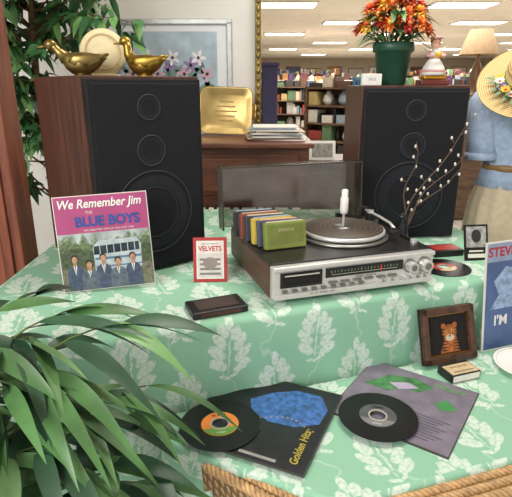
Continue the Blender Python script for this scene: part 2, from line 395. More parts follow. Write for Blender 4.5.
for i,x in enumerate((.036,.070,.106,.142,.180)):
    yb=.003; hh=.060+(.012,-.004,.010,-.002,.006)[i]
    al.poly([(x-.021,yb),(x+.021,yb),(x+.021,yb+hh*.62),(x+.016,yb+hh*.82),(x+.006,yb+hh*.92),(x-.006,yb+hh*.92),(x-.016,yb+hh*.82),(x-.021,yb+hh*.62)],suit[i%2],z*(8+i%2))
    al.poly([(x-.005,yb+hh*.92),(x+.005,yb+hh*.92),(x,yb+hh*.55)],white,z*10)
    al.poly([(x-.0013,yb+hh*.88),(x+.0013,yb+hh*.88),(x,yb+hh*.56)],blackm,z*10.5)
    al.poly([(x-.004,yb+hh*.88),(x+.004,yb+hh*.88),(x+.004,yb+hh+.002),(x-.004,yb+hh+.002)],skin,z*11)
    al.oval(x,yb+hh+.012,.0085,.0098,hair,z*11.5); al.oval(x+.0005,yb+hh+.0085,.0070,.0090,skin,z*12)
al.text('We Remember Jim',.031,aw/2-.004,.224,white,z*6,None,0,.86,.0006,.25)
al.text('THE',.010,.085,.202,paper,z*6)
al.text('BLUE BOYS',.035,.128,.178,mat('album_blue','2b4a94',.4),z*6,None,0,.92,.0012)
al.text('THE GREATEST HITS OF THE LATE STAR',.007,.13,.1565,paper,z*6)
al.build('record_album',FR((-.494,1.190,UT+.002),(.212,.047,0.008),(-.046,.026,.235)))

cd=MB(); cw,ch=.092,.122; red=mat('card_red','a8262a',.5)
cd.box((cw/2,ch/2,-.002),(cw,ch,.003),red,.001)
cd.rect(.009,.009,cw-.009,ch-.009,paper,.0004); cd.rect(.012,.012,cw-.012,ch-.012,mat('card_grey','c9c2be',.6),.0006)
cd.rect(.012,.078,cw-.012,ch-.012,mat('card_pale','dcd0ca',.6),.0008)
cd.text('VELVETS',.019,cw/2,.091,red,.0012,None,0,.88,.0005); cd.text('the very best of',.007,cw/2,.105,blackm,.0012)
for i in range(4): cd.rect(.018,.02+i*.013,cw-.018,.026+i*.013,mat('card_text','77716c',.6),.0009)
cd.oval(cw/2,.052,.02,.016,mat('card_pic','8c7f78',.5),.0011)
cd.build('greeting_card',FR((-.170,1.268,UT+.001),(.088,.004,0),(0,.03,.118)))
bt=MB(); bt.box((0,0,.009),(.135,.080,.016),black,.003); bt.box((0,0,.0176),(.10,.05,.001),mat('tape_lbl','3b302c',.5)); bt.box((0,-.041,.009),(.10,.001,.009),mat('tape_lbl2','4a2a26',.5))
bt.build('eight_track_tape',TR(-.095,1.095,UT,22))

# ---------------- lower tier items
def sleeve(name,x,y,rz,size,zz,deco):
    m=MB(); m.box((0,0,.002),(size,size,.004),mat('sleeve_edge','3c3a38',.5)); deco(m,size); return m.build(name,TR(x,y,zz,rz))
def decoA(m,S):
    z=.0043; h=S/2-.002
    m.rect(-h,-h,h,h,mat('sleeve_dark','1d1f23',.3,var=.5,scale=18),z)
    blue=mat('jacket_blue','35629f',.4,var=.5,scale=90)
    m.poly([(-.05,.04),(-.01,.085),(.04,.115),(.10,.115),(.128,.07),(.125,.015),(.08,-.015),(.02,-.02),(-.03,0)],blue,z+.0004)
    m.poly([(-.06,-.03),(-.01,-.03),(.02,-.05),(-.03,-.07),(-.08,-.06)],mat('sleeve_shade','34383e',.4,var=.4,scale=40),z+.0008)
    dots=mat('gold_dots','b99a48',.4)
    for i in range(16): m.oval(-.045+.011*i,.012-.012*math.sin(i*.5)-.015,.0020,.0020,dots,z+.0008,None,8)
    m.text('Golden Hits',.024,.112,-.070,mat('yellow_print','a5963f',.4),z+.0012,None,R(92),.9,.0006,.2)
    for i in range(5): m.rect(-.12,-.085-i*.009,-.03+.01*(i%2),-.082-i*.009,mat('print_grey','6d6f70',.5),z+.0008)
    m.rect(.0,-.132,.08,-.124,mat('print_white','8f8f8a',.5),z+.0008)
def decoB(m,S):
    z=.0043; h=S/2-.002
    m.rect(-h,-h,h,h,mat('sleeve_mauve','756e7d',.4,var=.2,scale=25),z)
    m.poly([(-.11,.02),(-.07,.09),(-.01,.11),(.04,.09),(.01,.05),(-.02,.06),(-.05,.02)],mat('sleeve_green','447a4a',.4,var=.5,scale=50),z+.0004)
    m.poly([(-.06,.055),(-.02,.08),(.01,.07),(-.03,.04)],mat('sleeve_lav','b0a2be',.4),z+.0007)
    m.poly([(.06,.03),(.08,.06),(.11,.03),(.08,.01)],mat('sleeve_green2','3f8a4c',.4),z+.0007)
    m.text('PRESLEY',.020,.075,.105,mat('yel2','5f9e5f',.4),z+.001,None,0,1,.0004)
    for i in range(9): m.rect(-.02,-.03-i*.010,.11-.012*(i%3),-.0275-i*.010,mat('print_dk','4f4a58',.5),z+.0008)
sleeve('record_album',.350,1.005,-35,.27,LT,decoB)
sleeve('record_album',.017,.950,-24,.285,LT+.0055,decoA)
vinyl=mat('vinyl','0b0b0c',.3)
def disc(name,x,y,zz,r,lab,lab2,tilt=0,txt='45 RPM',rz=20):
    m=MB(); m.lathe([(.019,0),(r,0),(r,.0016),(.019,.0016)],vinyl,None,56,False)
    for k in range(9): m.lathe([(r*(.54+.048*k),.0018),(r*(.545+.048*k),.0018)],mat('groove','232327',.25),None,56,False)
    m.lathe([(.0195,.0020),(r*.47,.0020)],lab,None,40,False)
    z=.0024
    m.poly([(r*.46*math.cos(a),r*.46*math.sin(a)) for a in [R(200+i*14) for i in range(11)]],lab2,z)
    m.text(txt,.010,0,.029,blackm if lab!=vinyl else white,z,None,0,1,.0002)
    m.text('STEREO',.006,0,-.030,white,z+.0003)
    m.lathe([(.0175,.0003),(.0175,.0028),(.021,.0028),(.021,.0020)],mat('hub','a9a296',.5),None,32,False)
    m.build(name,TR(x,y,zz,rz,tilt))
disc('vinyl_record',-.078,.912,LT+.0115,.0865,mat('label_orange','d9822e',.45),mat('label_green','5f8f3a',.45),0,'45 RPM',10)
disc('vinyl_record',.270,.940,LT+.0118,.0865,mat('label_charcoal','4a4c52',.45,var=.3),mat('label_silver','77767a',.45),0,'DEMO',-15)

tg=MB(); fw,fh=.172,.148; fm=wood('frame_brown','3a2418','5d3e2a',6,(8,8,8))
tg.box((fw/2,fh/2,-.008),(fw,fh,.008),blackm)
for (c,d) in (((fw/2,.010,0),(fw,.020,.016)),((fw/2,fh-.010,0),(fw,.020,.016)),((.010,fh/2,0),(.020,fh,.016)),((fw-.010,fh/2,0),(.020,fh,.016))): tg.box(c,d,fm,.004)
tg.rect(.019,.019,fw-.019,fh-.019,mat('velvet_black','14100e',.9),-.0035)
tg.rect(.0195,.0195,fw-.0195,.022,gold,-.002); tg.rect(.0195,fh-.022,fw-.0195,fh-.0195,gold,-.002); tg.rect(.0195,.0195,.022,fh-.0195,gold,-.002); tg.rect(fw-.022,.0195,fw-.0195,fh-.0195,gold,-.002)
og=mat('tiger_orange','a9622c',.7,var=.45,scale=120); cx,cy=fw/2+.006,fh/2-.004
tg.oval(cx,cy+.008,.024,.022,og,-.0028); tg.oval(cx-.019,cy+.026,.008,.008,og,-.0028); tg.oval(cx+.019,cy+.026,.008,.008,og,-.0028)
tg.poly([(cx-.034,cy-.045),(cx+.030,cy-.045),(cx+.022,cy-.005),(cx-.018,cy-.005)],og,-.0030)
tg.oval(cx,cy-.006,.014,.009,mat('tiger_white','c9bda8',.6),-.0025); tg.oval(cx,cy-.001,.004,.003,mat('nose_pink','8c4a40',.6),-.0020)
for sg in (-1,1):
    tg.oval(cx+sg*.010,cy+.012,.0042,.0035,mat('eye_green','c9c27a',.4),-.0025); tg.oval(cx+sg*.010,cy+.012,.002,.0028,blackm,-.0020)
    for k in range(4): tg.poly([(cx+sg*.025,cy+.020-.009*k),(cx+sg*.014,cy+.017-.008*k),(cx+sg*.025,cy+.016-.009*k)],blackm,-.0022)
    for k in range(4): tg.poly([(cx+sg*.028,cy-.012-.008*k),(cx+sg*.006,cy-.015-.008*k),(cx+sg*.028,cy-.017-.008*k)],blackm,-.0022)
for k in (-1,0,1): tg.poly([(cx+k*.008-.0015,cy+.031),(cx+k*.008+.0015,cy+.031),(cx+k*.006,cy+.018)],blackm,-.0022)
tg.build('framed_picture',FR((.442,1.150,LT+.009),(.147,.055,-.006),(-.050,.036,.147)))
tp=MB(); tp.box((0,0,.012),(.088,.056,.022),black,.002); tp.box((0,-.004,.0236),(.080,.042,.001),mat('tape_buff','c9b28c',.6,var=.15)); tp.text('FAVORITES',.010,0,.004,blackm,.0246); tp.rect(-.03,-.018,.03,-.014,mat('card_text','77716c',.6),.0246)
tp.box((0,-.0285,.012),(.080,.0012,.016),paper)
tp.build('eight_track_tape',TR(.520,1.122,LT,19))
pl=MB(); pl.lathe([(0,0),(.05,0),(.055,.004),(.086,.014),(.088,.016),(.085,.0165),(.055,.0075),(0,.005)],mat('porcelain','efeeea',.2,var=.02),None,48)
pl.torus((0,0,.0155),.08,.0008,mat('porc_line','c9c9c4',.3)); pl.build('dinner_plate',TR(.718,1.155,LT))
ba=MB(); slab(ba,.31,.31,paper); bl=mat('album_navy','4d6190',.4,var=.3,scale=9)
ba.rect(.004,.004,.306,.306,bl,.0004); ba.rect(.004,.255,.306,.306,mat('album_pale','8c9bb8',.4,var=.1),.0007)
ba.text('STEVE LAWRENCE',.036,.155,.281,mat('txt_red','b3262c',.5),.0011,None,0,1.0,.001)
ba.text("I'M",.040,.060,.085,white,.0011,None,0,1,.001); ba.text('ALWAYS',.04,.19,.085,white,.0011)
ba.poly([(.02,.12),(.05,.16),(.03,.20),(.07,.24),(.13,.22),(.18,.15),(.12,.12)],mat('album_flowers','8fa6c6',.5,var=.4,scale=60),.0009)
ba.oval(.2,.19,.045,.055,skin,.0010)
ba.build('record_album',FR((.630,1.238,LT+.001),(.94,.342,0),(0,.04,.3)))

disc('vinyl_record',.555,1.385,UT+.001,.075,mat('label_red','b53a2e',.45),mat('label_cream','d6c39a',.5),0,'HITS',30)
rb=MB(); rb.box((0,0,.010),(.10,.07,.02),mat('box_black','19191b',.4),.002); rb.box((0,0,.0206),(.085,.05,.001),mat('box_red','a8322c',.5)); rb.build('eight_track_tape',TR(.60,1.52,UT,12))
sg_=MB(); sg_.box((.038,.055,-.002),(.076,.11,.004),blackm); sg_.rect(.006,.04,.07,.104,mat('photo_grey','9a9a98',.6,var=.5,scale=60),.0004); sg_.rect(.01,.008,.066,.02,paper,.0004); sg_.rect(.014,.026,.06,.031,paper,.0004)
sg_.oval(.038,.075,.016,.02,mat('photo_dark','2b2b2c',.6),.0007)
sg_.build('photo_card',FR((.640,1.445,UT+.001),(.076,.008,0),(0,.035,.11)))

# ---------------- pussy willow
tw=MB(); tm=mat('twig_brown','6b5242',.7); bud=mat('willow_bud','d9d3c6',.9,var=.1)
tw.lathe([(0,0),(.022,0),(.028,.03),(.02,.08),(.012,.11),(.014,.12),(.010,.118),(.008,.02)],mat('vase_dark','1d2226',.2),None,24)
random.seed(4)
for (ex,ey,ez,k) in ((.225,.02,.395,9),(.17,-.03,.27,7),(.02,-.02,.30,6),(.195,.04,.21,6)):
    pts=[]; 
    for i in range(9):
        t=i/8; pts.append((ex*t**1.25+.012*math.sin(9*t+ex*40),ey*t,.05+ez*t**.85))
    tw.tube(pts,[.0024*(1-t/11) for t in range(9)],tm,seg=6)
    for j in range(k):
        t=.3+.7*j/k; i=t*8; a=Vector(pts[int(i)]); b_=Vector(pts[min(8,int(i)+1)]); p=a.lerp(b_,i-int(i))
        d=Vector((random.uniform(-1,1),random.uniform(-1,1),random.uniform(.2,1))).normalized(); q=p+d*random.uniform(.010,.025)
        tw.tube([p,q],.0012,tm,seg=5); tw.ell(q,(.0038,.0038,.0055),bud,seg=8,rings=6)
tw.build('willow_branch',TR(.470,1.56,UT))

# ---------------- ducks
def duck(name,x,y,rz,mt,sc_=1,head='up'):
    d=MB(); rings=[]
    prof=[(-.062,.046,.002,.002),(-.055,.044,.010,.006),(-.042,.038,.020,.016),(-.02,.032,.028,.026),(.005,.030,.030,.029),(.028,.032,.026,.026),(.042,.038,.018,.020),(.050,.044,.008,.010)]
    for (px,pz,ry,rz_) in prof:
        rings.append([(px,ry*math.cos(a),pz+rz_*math.sin(a)) for a in [2*math.pi*i/16 for i in range(16)]])
    d.loft(rings,mt)
    for sg in (-1,1):
        W=[]
        for (px,pz,h,t) in ((.03,.036,.004,.002),(.015,.038,.014,.005),(-.015,.038,.016,.006),(-.045,.046,.009,.004),(-.066,.055,.002,.001)):
            W.append([(px,sg*(.025 if abs(px)<.04 else .014)+t*math.cos(a),pz+h*math.sin(a)) for a in [2*math.pi*i/10 for i in range(10)]])
        d.loft(W,mt)
    if head=='up':
        d.tube([(.036,0,.045),(.047,0,.062),(.048,0,.078),(.050,0,.090)],[.018,.013,.011,.012],mt,seg=12); hc=(.054,0,.094)
    else:
        d.tube([(.036,0,.042),(.056,0,.058),(.064,0,.068),(.07,0,.074)],[.018,.012,.010,.011],mt,seg=12); hc=(.075,0,.076)
    d.ell(hc,(.016,.013,.013),mt); 
    d.loft([[(hc[0]+a_,w_*math.cos(a),hc[2]-.003-a_*.12+h_*math.sin(a)) for a in [2*math.pi*i/10 for i in range(10)]] for (a_,w_,h_) in ((.010,.007,.006),(.020,.006,.0035),(.030,.007,.002),(.034,.003,.001))],mt)
    for sg in (-1,1): d.ell((hc[0]+.006,sg*.011,hc[2]+.003),(.002,.002,.002),blackm,seg=8,rings=6)
    d.lathe([(0,0),(.022,0),(.020,.004),(.008,.008),(.008,.012)],mt,Matrix.Diagonal((1.2,.8,1,1)),20)
    d.build(name,TR(x,y,UT+.535,rz)@Matrix.Scale(sc_,4))
brass2=mat('brass_dull','9c8038',.36,.9,.3,25)
duck('duck_figurine',-.308,1.475,172,brass2,.98)
duck('duck_figurine',-.470,1.445,188,goldd,1.05,'low')
ww=MB(); ww.lathe([(0,-.008),(.062,-.008),(.066,0),(.062,.008),(0,.008)],cream,Matrix.Translation((0,0,.067))@Matrix.Rotation(R(82),4,'X'),40)
ww.lathe([(.045,.0085),(.048,.010),(.051,.0085)],mat('tan_line','b39b6c',.6),Matrix.Translation((0,0,.067))@Matrix.Rotation(R(82),4,'X'),40); ww.box((0,.004,.004),(.08,.05,.008),cream,.002)
ww.build('decorative_plate',TR(-.440,1.545,UT+.535,10))

# ---------------- flower pot, figurine
ST=UT+.512
fp=MB(); pg=mat('pot_green','214a38',.4)
fp.lathe([(0,0),(.046,0),(.048,.004),(.060,.105),(.066,.107),(.070,.112),(.070,.135),(.066,.138),(.060,.135),(.058,.11),(0,.11)],pg,None,36)
cols=[mat('fl_orange','e07a2a',.7),mat('fl_yellow','e9b53a',.7),mat('fl_red','bf3528',.7),mat('fl_rust','cb5a2a',.7)]
random.seed(11)
for i in range(32):
    a=i*2.399; rr_=.115*math.sqrt((i+.5)/32); h=.275-rr_*rr_*7+random.uniform(-.025,.02)
    c=Vector((rr_*math.cos(a)*1.05,rr_*math.sin(a)*.9,h)); 
    fp.tube([(c.x*.15,c.y*.15,.11),(c.x*.6,c.y*.6,.16),c],.0018,stemm,seg=5)
    mt=cols[(0,3,2,0,1,3,2)[i%7]]; ax=Vector((c.x*7,c.y*7-.7,.7)).normalized()
    q=ax.to_track_quat('Z','Y').to_matrix()
    for k in range(27):
        an=2*math.pi*k/9+(k//9)*.35; ti=(.1,.5,1.1)[k//9]
        dd=q@Vector((math.cos(an),math.sin(an),ti)); fp.blade(c,dd,(.034,.028,.020)[k//9],.017,.15,mt,n=3)
    fp.ell(c+ax*.008,(.008,.008,.008),cols[(i+1)%4],seg=8,rings=5)
for i in range(110):
    a=random.uniform(0,2*math.pi); c=Vector((.05*math.cos(a),.05*math.sin(a),.135+random.uniform(0,.10)))
    fp.blade(c,(math.cos(a),math.sin(a),random.uniform(-.2,.8)),random.uniform(.05,.11),.024,.4,leafg if i%2 else leafl,n=4)
fp.build('potted_flowers',TR(.468,1.83,ST))
fg=MB(); br=mat('base_redbrown','6b2f26',.4); fsk=mat('figurine_skin','e3b49a',.5); pk=mat('figurine_pink','d8a0a0',.5)
fg.box((0,0,.009),(.090,.064,.018),br,.004); fg.box((0,0,.024),(.072,.052,.012),gold,.003)
fg.lathe([(0,.03),(.036,.03),(.038,.036),(.032,.055),(.022,.072),(.014,.082),(.018,.092),(.014,.104),(.006,.110),(0,.112)],white,None,24)
fg.lathe([(.037,.040),(.039,.044),(.034,.048)],pk,None,24)
fg.ell((0,0,.124),(.015,.015,.016),fsk); fg.ell((0,.004,.130),(.0165,.0155,.015),mat('figurine_hair','b8834a',.6)); fg.lathe([(.0,.140),(.022,.138),(.012,.147),(0,.151)],pk,None,16)
for sg in (-1,1):
    fg.tube([(sg*.015,0,.100),(sg*.028,-.008,.088),(sg*.014,-.026,.086)],[.006,.0055,.005],pk,seg=8); fg.ell((sg*.010,-.028,.087),(.0045,.0045,.0045),fsk,seg=8,rings=6)
    for k in range(4): fg.blade((sg*.006,.012,.09),(sg*1,.3,.9-.35*k),.052-.004*k,.018,.1,white,n=4)
    fg.ell((sg*.005,-.0145,.126),(.0018,.001,.0018),blackm,seg=6,rings=5)
fg.ell((0,-.032,.09),(.010,.008,.010),cols[1],seg=8,rings=6)
fg.build('angel_figurine',TR(.608,1.82,ST)@Matrix.Scale(1.08,4))
wc=MB(); wc.box((0,0,.018),(.065,.02,.036),white,.002); wc.text('SALE',.012,0,.019,mat('card_text','77716c',.6),.0105,Matrix.Rotation(R(90),4,'X')); wc.build('price_card',TR(.378,1.73,ST,5))

# ---------------- dress form
df=MB(); den=mat('denim_blue','a0b3cd',.85,var=.15,scale=60,bump=.5); sk=mat('skirt_beige','c6b89c',.85,var=.08,scale=50,bump=.3); pole=mat('stand_black','1b1b1c',.4)
def er(z,rx,ry,cx=0,cy=0,n=40,pl=0,fr=9):
    return [(cx+(rx+pl*math.sin(fr*a))*math.cos(a),cy+(ry+pl*math.sin(fr*a))*math.sin(a),z+.0) for a in [2*math.pi*i/n for i in range(n)]]
df.loft([er(.955,.152,.112,pl=.003),er(1.0,.138,.10,pl=.004),er(1.03,.134,.098,pl=.003),er(1.10,.152,.108,pl=.003),er(1.18,.172,.118,pl=.002),er(1.25,.182,.112),er(1.285,.175,.095),er(1.31,.14,.078),er(1.33,.085,.066),er(1.345,.062,.06)],den)
df.loft([er(1.0,.13,.09,n=60),er(.97,.142,.104,n=60,pl=.002,fr=16),er(.9,.165,.125,n=60,pl=.005,fr=16),er(.75,.175,.14,n=60,pl=.009,fr=16),er(.55,.185,.155,n=60,pl=.013,fr=16),er(.38,.195,.165,n=60,pl=.015,fr=16)],sk)
df.lathe([(.058,1.33),(.052,1.37),(.050,1.41),(.035,1.425),(0,1.43)],cream,None,24)
df.lathe([(.062,1.335),(.066,1.36),(.072,1.362),(.085,1.33),(.083,1.326)],den,None,28)
for sg in (-1,1):
    P=[(sg*.145,0,1.285),(sg*.165,-.01,1.25),(sg*.168,-.02,1.19),(sg*.165,-.03,1.12),(sg*.162,-.035,1.075)]
    df.tube(P,[.045,.055,.053,.049,.052],den,seg=20); df.tube([(sg*.162,-.035,1.08),(sg*.162,-.036,1.055)],.055,den,seg=20)
df.box((0,-.112,1.14),(.026,.006,.36),den,.002)
for i in range(6): df.ell((0,-.117-.004*math.sin(i),1.0+i*.05),(.005,.003,.005),white,seg=8,rings=6)
df.lathe([(.132,1.015),(.140,1.02),(.140,1.035),(.132,1.04)],mat('belt_tan','8a6a45',.5),Matrix.Diagonal((1.0,.75,1,1)),40)
df.cyl((0,0,.03),.014,.5,pole); df.lathe([(0,0),(.16,0),(.16,.012),(.03,.03),(0,.03)],pole,None,32)
df.build('dress_form',TR(.985,1.86,0,-6))
straw=bpy.data.materials.new('straw'); straw.use_nodes=True; nt=straw.node_tree; b=nt.nodes['Principled BSDF']; b.inputs['Roughness'].default_value=.7
tc=nt.nodes.new('ShaderNodeTexCoord'); wv=nt.nodes.new('ShaderNodeTexWave'); wv.wave_type='RINGS'; wv.rings_direction='Z'; wv.inputs['Scale'].default_value=45; wv.inputs['Distortion'].default_value=2
rr=nt.nodes.new('ShaderNodeValToRGB'); rr.color_ramp.elements[0].color=C('a5864e'); rr.color_ramp.elements[1].color=C('d9c18a')
nt.links.new(tc.outputs['Object'],wv.inputs[0]); nt.links.new(wv.outputs['Fac'],rr.inputs[0]); nt.links.new(rr.outputs[0],b.inputs['Base Color'])
ht=MB(); ht.lathe([(0,.085),(.04,.084),(.068,.075),(.080,.055),(.084,.0),(.12,-.006),(.165,-.004),(.170,.002),(.165,.0),(.12,-.002),(.088,.004)],straw,None,56)
ht.lathe([(.0845,.004),(.087,.008),(.085,.03),(.083,.031)],mat('hat_ribbon','5a7a3f',.6),None,48)
random.seed(3)
for i in range(13):
    a=R(165+i*13); c=Vector((.100*math.cos(a),.100*math.sin(a),.016+.006*(i%2))); mt=[cols[1],white,mat('fl_lilac','9a86c0',.6)][i%3]
    for k in range(8):
        an=2*math.pi*k/8; ht.blade(c,(math.cos(an),math.sin(an),.6),.020,.012,.1,mt,n=3)
    ht.ell(c+Vector((0,0,.004)),(.005,.005,.004),cols[3],seg=8,rings=5)
    ht.blade(c,(math.cos(a),math.sin(a),.2),.045,.014,.1,leafg,n=4); ht.blade(c,(math.cos(a+1.2),math.sin(a+1.2),.3),.035,.012,.1,leafl,n=4)
ht.build('straw_hat',TR(.895,1.70,1.328,-4,40,-18))

# ---------------- palm plant bottom left
pp=MB(); random.seed(23)
def stemcurve(p0,p1,p2):
    p0,p1,p2=map(Vector,(p0,p1,p2)); pts=[]
    for i in range(13):
        t=i/12; pts.append(p0*(1-t)**2+p1*2*t*(1-t)+p2*t*t)
    return pts
B=(-.62,.56,.32)
def frond(c,az,n=11,L=.19,W=.031,span=150):
    c=Vector(c); p0=(B[0]+random.uniform(-.04,.04),B[1]+random.uniform(-.04,.04),B[2])
    mid=(p0[0]*.72+c.x*.28,p0[1]*.72+c.y*.28,c.z+.05)
    pts=stemcurve(p0,mid,c); pp.tube(pts,[.0042*(1-i/18) for i in range(13)],stemm,seg=6)
    for j in range(n):
        f=j/(n-1); sgn=-1 if j%2 else 1
        k=6+6*f; a=pts[int(min(11,k))]; q=pts[int(min(11,k))+1]; p=a.lerp(q,min(1,k-int(min(11,k))))
        ang=R(az+sgn*(span/2)*(1-f)**.8+random.uniform(-9,9)) 
        el=random.uniform(-.05,.30)
        d=Vector((math.cos(ang),math.sin(ang),el)); m_=random.choice([leafg,leafg,leafd,leafd,leafl])
        pp.blade(p,d,L*random.uniform(.8,1.15),W*random.uniform(.8,1.15),random.uniform(.25,.75),m_,roll=random.uniform(-.7,.7),n=9,fold=.2)
for c,az,n,L in (((-.36,.865,.90),15,10,.21),((-.25,.855,.885),5,9,.20),((-.40,.80,.885),-60,10,.19),((-.42,.88,.93),60,8,.15),
    ((-.36,.75,.84),-25,11,.20),((-.27,.74,.79),0,10,.19),((-.20,.79,.79),-20,9,.18),((-.33,.67,.76),-40,11,.19),
    ((-.25,.70,.70),-10,10,.18),((-.40,.70,.80),-80,10,.18),((-.30,.66,.64),-30,10,.17),((-.46,.80,.92),150,8,.16),((-.22,.74,.62),-10,9,.16),((-.40,.64,.66),-60,9,.17),
    ((-.24,.80,.72),-35,8,.16),((-.20,.72,.68),-55,7,.14)):
    frond(c,az,n,L)
pp.lathe([(0,0),(.10,0),(.12,.04),(.15,.27),(.16,.28),(.16,.31),(.14,.31),(.135,.29),(0,.29)],mat('terracotta','8a5a3c',.7),Matrix.Translation((-.62,.56,0)),32)
pp.build('potted_palm',None,False)

# ---------------- ficus
fc=MB(); random.seed(5); fl=[mat('ficus_a','2f5a34',.45,var=.3,scale=20),mat('ficus_b','487a46',.45,var=.3,scale=20),mat('ficus_c','6f9c5c',.45,var=.2,scale=20)]; tk=mat('ficus_trunk','6a5238',.8,var=.3)
fb_=Vector((-.95,2.36,.0))
fc.lathe([(0,0),(.12,0),(.15,.25),(.16,.27),(.13,.27),(0,.25)],mat('ficus_pot','5a4030',.7),Matrix.Translation(fb_),28)
fc.tube([fb_+Vector(v) for v in ((0,0,.2),(.03,-.05,.7),(0,-.1,1.2),(.04,-.12,1.7),(.0,-.15,2.2))],[.022,.02,.018,.014,.008],tk)
for i in range(110):
    z0=random.uniform(.8,1.35) if i<38 else random.uniform(1.38,1.9); a=random.uniform(0,2*math.pi); L=random.uniform(.2,.52) if i>=38 else random.uniform(.1,.30)
    st=fb_+Vector((.02,-.12,z0)); en=st+Vector((math.cos(a)*L,math.sin(a)*L*.5-.04,random.uniform(-.08,.15)))
    fc.tube([st,st.lerp(en,.5)+Vector((0,0,.05)),en],[.005,.003,.0015],tk,seg=5)
    for k in range(18):
        t=random.uniform(.35,1.05); p=st.lerp(en,t)+Vector((0,0,.05*math.sin(math.pi*min(1,t))))
        d=Vector((random.uniform(-1,1),random.uniform(-1,1),random.uniform(-1.1,.2))); fc.blade(p,d,random.uniform(.05,.09),.034,.35,random.choice(fl),roll=random.uniform(-1,1),n=4)
fc.build('ficus_tree',None,False)

wp=MB(); wp.box((0,0,1.45),(.20,.12,2.9),redwood,.006)
wp.box((.05,-.065,1.45),(.03,.012,2.7),redwood,.004); wp.box((-.04,-.065,1.45),(.06,.012,2.7),redwood,.004); wp.box((0,-.01,.08),(.24,.16,.16),redwood,.006)
wp.build('wood_post',TR(-.915,1.72,0,0))

# ---------------- piano, tray, papers
pn=MB(); PT=1.054
pn.box((0,.25,PT/2+.01),(1.0,.46,PT-.05),piano,.004); pn.box((0,.24,PT-.012),(1.04,.52,.024),piano,.006)
pn.box((0,.0,.70),(1.0,.20,.05),piano,.006); pn.box((0,-.06,.735),(.92,.10,.02),white,.002)
for i in range(22):
    if i%7 not in (2,6): pn.box((-.43+i*.04,-.04,.751),(.014,.06,.012),blackm,.001)
for sx in (-.47,.47): pn.box((sx,-.05,.36),(.06,.12,.70),piano,.006); pn.box((sx,.12,.03),(.08,.5,.06),piano,.004)
pn.box((0,.015,.90),(.9,.012,.20),piano,.004); pn.box((0,.008,.90),(.5,.012,.16),piano,.004)
pn.build('upright_piano',TR(-.245,2.40,0))
ty=MB(); 
def rrect(w,h,r,z,n=6):
    o=[]
    for (cx,cy,a0) in ((w/2-r,h/2-r,0),(-w/2+r,h/2-r,90),(-w/2+r,-h/2+r,180),(w/2-r,-h/2+r,270)):
        for i in range(n+1): a=R(a0+90*i/n); o.append((cx+r*math.cos(a),cy+r*math.sin(a),z))
    return o
trm=mat('brass_tray','b39a62',.32,.7,.12,14)
ty.loft([rrect(.22,.18,.03,0),rrect(.27,.235,.04,.018),rrect(.285,.25,.045,.018),rrect(.285,.25,.045,.022),rrect(.268,.233,.04,.022),rrect(.218,.178,.03,.004)],trm)
eng=mat('engrave','8a7344',.45,.6)
for k_,y in enumerate((.05,.025,0,-.025,-.05)): ty.rect(-.06+.012*abs(k_-2),y-.004,.06-.012*abs(k_-2),y+.004,eng,.0046)
for sx in (-.14,.14): ty.tube([(sx,.04,.02),(sx*1.12,.03,.03),(sx*1.12,-.03,.03),(sx,-.04,.02)],.004,gold)
ty.build('brass_tray',Matrix.Translation((-.160,2.79,PT+.126))@Matrix.Rotation(R(2),4,'Y')@Matrix.Rotation(R(78),4,'X'))
pa=MB(); random.seed(2)
for i in range(9): pa.box((random.uniform(-.02,.02),random.uniform(-.01,.01),.004+i*.0075),(.27-.006*i,.2,.006),[paper,mat('mag_a','b9a58a',.6),white,mat('mag_b','8c9aa5',.6)][i%4],.001,Matrix.Rotation(R(random.uniform(-8,8)),4,'Z'))
pa.build('paper_stack',TR(.10,2.58,PT))
pr=MB(); pw,ph=.74,.42
for (c,d) in (((0,ph/2,0),(pw+.05,.03,.025)),((0,-ph/2,0),(pw+.05,.03,.025)),((-pw/2-.01,0,0),(.03,ph,.025)),((pw/2+.01,0,0),(.03,ph,.025))): pr.box(c,d,mat('frame_silver','b9bcbc',.35,.4),.005)
pr.box((0,0,-.004),(pw,ph,.006),mat('mat_board','dfe3e6',.7,var=.02)); pr.rect(-.31,-.16,.31,.16,mat('print_bg','a9bcc8',.6,var=.25,scale=8),-.0008)
random.seed(8)
pf=[mat('pf1','6f9488',.6),mat('pf4','4f7270',.6),mat('pf2','8f7aa6',.6),mat('pf3','e4e0e8',.6),mat('pf5','c7a5b5',.6)]
for i in range(12):
    x=-.25+.5*i/11+random.uniform(-.02,.02); y=-.05+.05*math.sin(i*2.1)
    for k in range(3): pr.oval(x+.03*math.cos(k*2+i),y-.04,.05,.013,pf[k%2],-.0004+i*.00002,None,12,k*1.1+i)
    for k in range(5):
        an=2*math.pi*k/5+i; pr.oval(x+.022*math.cos(an),y+.03+.022*math.sin(an),.024,.010,pf[2+i%3],.0003+i*.00004,None,10,an)
pr.build('framed_print',TR(-.53,3.031,1.44)@Matrix.Rotation(R(90),4,'X'))

# ---------------- room shell
wallm=mat('wall_offwhite','dedcd6',.85,var=.03,scale=6); 
def simple(name,c,d,m,bev=0): 
    o=MB(); o.box(c,d,m,bev); return o.build(name)
fm_=bpy.data.materials.new('floor_tile'); fm_.use_nodes=True; nt=fm_.node_tree; b=nt.nodes['Principled BSDF']; b.inputs['Roughness'].default_value=.35
tc=nt.nodes.new('ShaderNodeTexCoord'); br_=nt.nodes.new('ShaderNodeTexBrick'); br_.offset=0; br_.inputs['Scale'].default_value=1; br_.inputs['Brick Width'].default_value=.4; br_.inputs['Row Height'].default_value=.4; br_.inputs['Mortar Size'].default_value=.006
br_.inputs['Color1'].default_value=C('cfc9bd'); br_.inputs['Color2'].default_value=C('c2bcb0'); br_.inputs['Mortar'].default_value=C('9a958b')
nt.links.new(tc.outputs['Object'],br_.inputs[0]); nt.links.new(br_.outputs[0],b.inputs['Base Color'])
